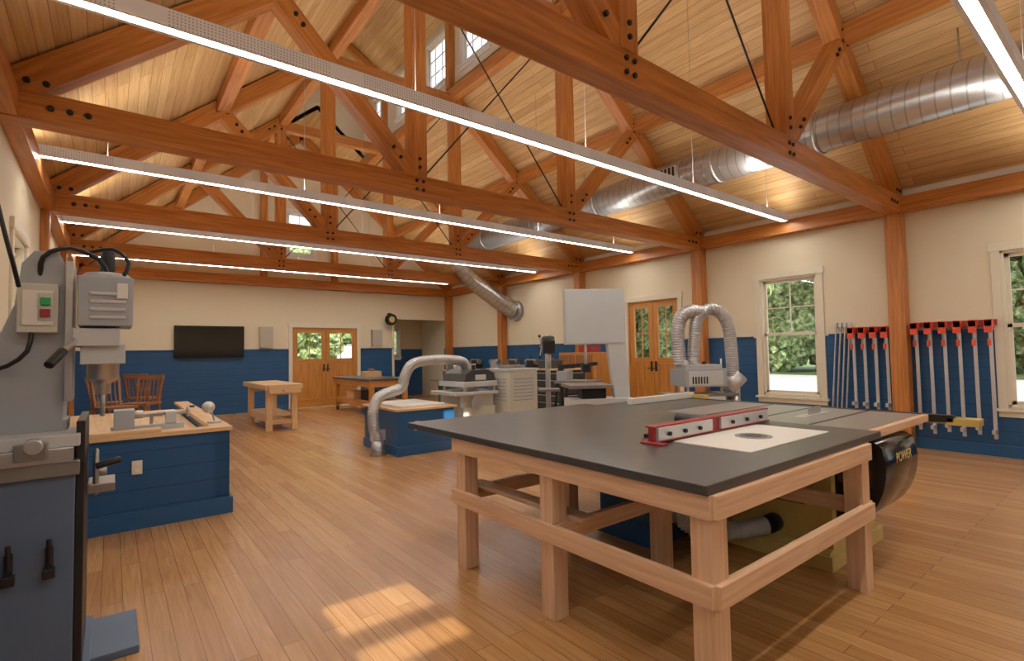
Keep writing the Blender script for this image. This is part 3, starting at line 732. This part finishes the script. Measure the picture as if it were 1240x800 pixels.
b.box(-.22,.22,-.4,.3,.85,.9,'iron'); b.prism([(-.38,1.2),(.3,1.15),(.34,.9),(.26,.9),(.22,1.08),(-.38,1.14)],'x',-.03,.03,'black'); b.cyl((0,-.36,.9),(0,-.36,1.15),.006,'steel'); b.box(-.12,.12,.1,.3,.9,1.05,'grey'); b.done()
b=B('dustpan',(xr-.03,4.9,.98)); b.prism([(-.12,-.18),(.12,-.18),(.09,.05),(-.09,.05)],'x',-.05,.0,'white'); b.cyl((-.02,0,.05),(-.02,0,.22),.015,'white'); b.done()

# ---------------------------------------------------------------- foreground mortising machine
b=B('mortising_machine',bevel=.006)
F=2.86
b.box(-.66,-.115,F,3.45,.0,.90,'bgrey'); b.box(-.115,-.085,F+.02,3.4,.0,1.12,'black')
b.box(-.68,-.06,F-.03,3.5,0,.06,'bgrey')
b.box(-.10,.12,3.05,3.5,.0,.035,'bgrey')
b.box(-.66,-.10,F-.02,3.4,.90,.96,'iron'); b.box(-.60,-.12,F-.04,3.2,.96,1.02,'steel'); b.box(-.52,-.10,F-.02,3.15,1.02,1.07,'lgrey')
b.box(-.62,-.15,F+.18,3.2,1.07,1.12,'steel'); b.box(-.30,-.20,F-.06,F,.98,1.05,'iron')
b.cyl((-.24,F-.02,1.04),(-.24,F-.10,1.04),.03,'steel')
cast=[(-.62,1.05),(-.17,1.05),(-.16,1.30),(-.165,1.80),(-.19,1.86),(-.27,1.86),(-.31,1.80),(-.33,1.62),(-.37,1.50),(-.44,1.40),(-.62,1.33)]
b.prism(cast,'y',3.02,3.28,'grey')
b.box(-.315,-.185,2.96,3.02,1.50,1.71,'cream'); b.box(-.30,-.20,2.952,2.962,1.53,1.68,'white')
b.box(-.25,-.20,2.944,2.953,1.55,1.67,'lgrey')
b.box(-.242,-.208,2.932,2.945,1.565,1.60,'red'); b.box(-.242,-.208,2.932,2.945,1.615,1.65,'greenbtn')
b.box(-.165,-.135,2.98,3.18,1.20,1.82,'steel')
b.box(-.135,.03,2.92,3.20,1.44,1.52,'lgrey'); b.box(-.12,.075,2.90,3.22,1.53,1.75,'grey'); b.lathe((-.02,3.06,1.74),[(.10,0),(.10,.02),(.08,.04),(.02,.05)],'grey')
for i in range(4): b.box(-.08,.05,2.892,2.90,1.56+i*.035,1.575+i*.035,'lgrey')
b.box(.015,.055,2.885,2.90,1.65,1.72,'white')
b.lathe((-.03,3.05,1.44),[(.075,0),(.075,-.06),(.06,-.08),(.06,-.15),(.03,-.17),(.03,-.22)],'steel')
b.box(-.11,.05,2.95,3.15,1.36,1.45,'lgrey')
b.cyl((-.03,3.05,1.24),(-.03,3.05,1.12),.01,'steel')
b.tube([(-.25,3.05,1.70),(-.24,3.0,1.83),(-.15,3.0,1.88),(-.05,3.02,1.84),(-.02,3.04,1.78)],.010,'black',seg=8)
b.tube([(.03,3.0,1.75),(.06,3.0,1.83),(.0,3.05,1.90),(-.1,3.1,1.88)],.009,'black',seg=8)
b.cyl((-.02,3.2,1.78),(-.02,3.2,1.92),.03,'black')
b.tube([(-.27,2.97,1.50),(-.28,2.95,1.42),(-.34,2.96,1.36),(-.42,3.0,1.34)],.009,'black',seg=8)
b.tube([(-.36,2.8,2.0),(-.33,2.8,1.85),(-.31,2.82,1.75),(-.30,2.86,1.68)],.008,'black',seg=8)
b.cyl((-.10,2.98,1.5),(-.16,2.86,1.42),.012,'steel'); b.cyl((-.16,2.86,1.42),(-.2,2.78,1.36),.018,'black')
b.lathe((-.06,3.1,.86),[(.10,0),(.11,.01),(.10,.02),(.02,.02),(.02,.05)],'iron',(1,0,0)); b.box(-.08,.02,3.0,3.2,.78,.82,'iron'); b.cyl((-.05,3.0,.90),(.04,3.0,.92),.015,'black')
for x in(-.31,-.19): b.box(x-.012,x+.012,F-.03,F,.50,.62,'black'); b.box(x-.02,x+.02,F-.045,F-.01,.50,.54,'black'); b.cyl((x,F-.03,.56),(x,F-.04,.66),.009,'black')
b.done()

# ---------------------------------------------------------------- outdoors
b=B('ground'); b.box(-60,70,-60,80,-.4,-.15,'asphalt')
b.box(30,69,-50,70,-.15,-.05,'grass'); b.box(-50,-8,-50,70,-.15,-.05,'grass'); b.box(-8,30,26,70,-.15,-.05,'grass'); b.done()
def tree(x,y,h,r,low=.45,n=9):
    b=B('tree',(x,y,-.05)); b.cyl((0,0,0),(0,0,h*.5),.2,'bark',r2=.12,seg=10)
    for i in range(n):
        a=random.random()*6.28; rr=random.uniform(0,r*.8); zz=random.uniform(low,.9)*h; R=r*random.uniform(.45,.7)
        c=Vector((math.cos(a)*rr,math.sin(a)*rr,max(zz,R*.9)))
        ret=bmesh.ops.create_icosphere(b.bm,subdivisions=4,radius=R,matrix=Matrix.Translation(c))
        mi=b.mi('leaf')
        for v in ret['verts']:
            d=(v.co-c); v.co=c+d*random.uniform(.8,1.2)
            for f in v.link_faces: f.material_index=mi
    b.done()
for i in range(14): tree(33+random.uniform(-1.5,3),-14+i*4.3,random.uniform(8,12),random.uniform(3,3.8),.12,11)
for i in range(7): tree(-14+i*6,34+random.uniform(-2,3),random.uniform(7,10),3.2,.15,10)
for i in range(3): tree(-16,2+i*9,8,3)
# ---------------------------------------------------------------- light
w=bpy.data.worlds.new('World'); sc.world=w; w.use_nodes=True; nt=w.node_tree
bg=nt.nodes['Background']; bg.inputs[1].default_value=2.3
sky=nt.nodes.new('ShaderNodeTexSky'); sky.sky_type='HOSEK_WILKIE'; sky.turbidity=4; sky.sun_direction=(-.05,-.8,.42)
mx=nt.nodes.new('ShaderNodeMix'); mx.data_type='RGBA'; mx.inputs[0].default_value=.25; mx.inputs[6].default_value=(.84,.90,1,1)
nt.links.new(sky.outputs[0],mx.inputs[7]); nt.links.new(mx.outputs[2],bg.inputs[0])
s=bpy.data.lights.new('sun','SUN'); s.energy=9; s.angle=.005; s.color=(1,.93,.82)
so=bpy.data.objects.new('sun',s); sc.collection.objects.link(so)
so.rotation_euler=Vector((.008,1,-.447)).to_track_quat('-Z','Y').to_euler()
# ---------------------------------------------------------------- camera
f=620.6
Xc=Vector((795,-12,-f)).normalized(); Yc=Vector((-485,-35,-f)); Zc=Xc.cross(Yc).normalized(); Yc=Zc.cross(Xc)
R=Matrix((Xc,Yc,Zc))
cd=bpy.data.cameras.new('camera'); cd.sensor_width=36; cd.lens=36*f/1240; cd.clip_start=.05
co=bpy.data.objects.new('camera',cd); sc.collection.objects.link(co)
co.matrix_world=Matrix.Translation((0,0,E))@R.to_4x4()
sc.camera=co
sc.view_settings.view_transform='Standard'
sc.view_settings.exposure=.04
sc.view_settings.gamma=1.10
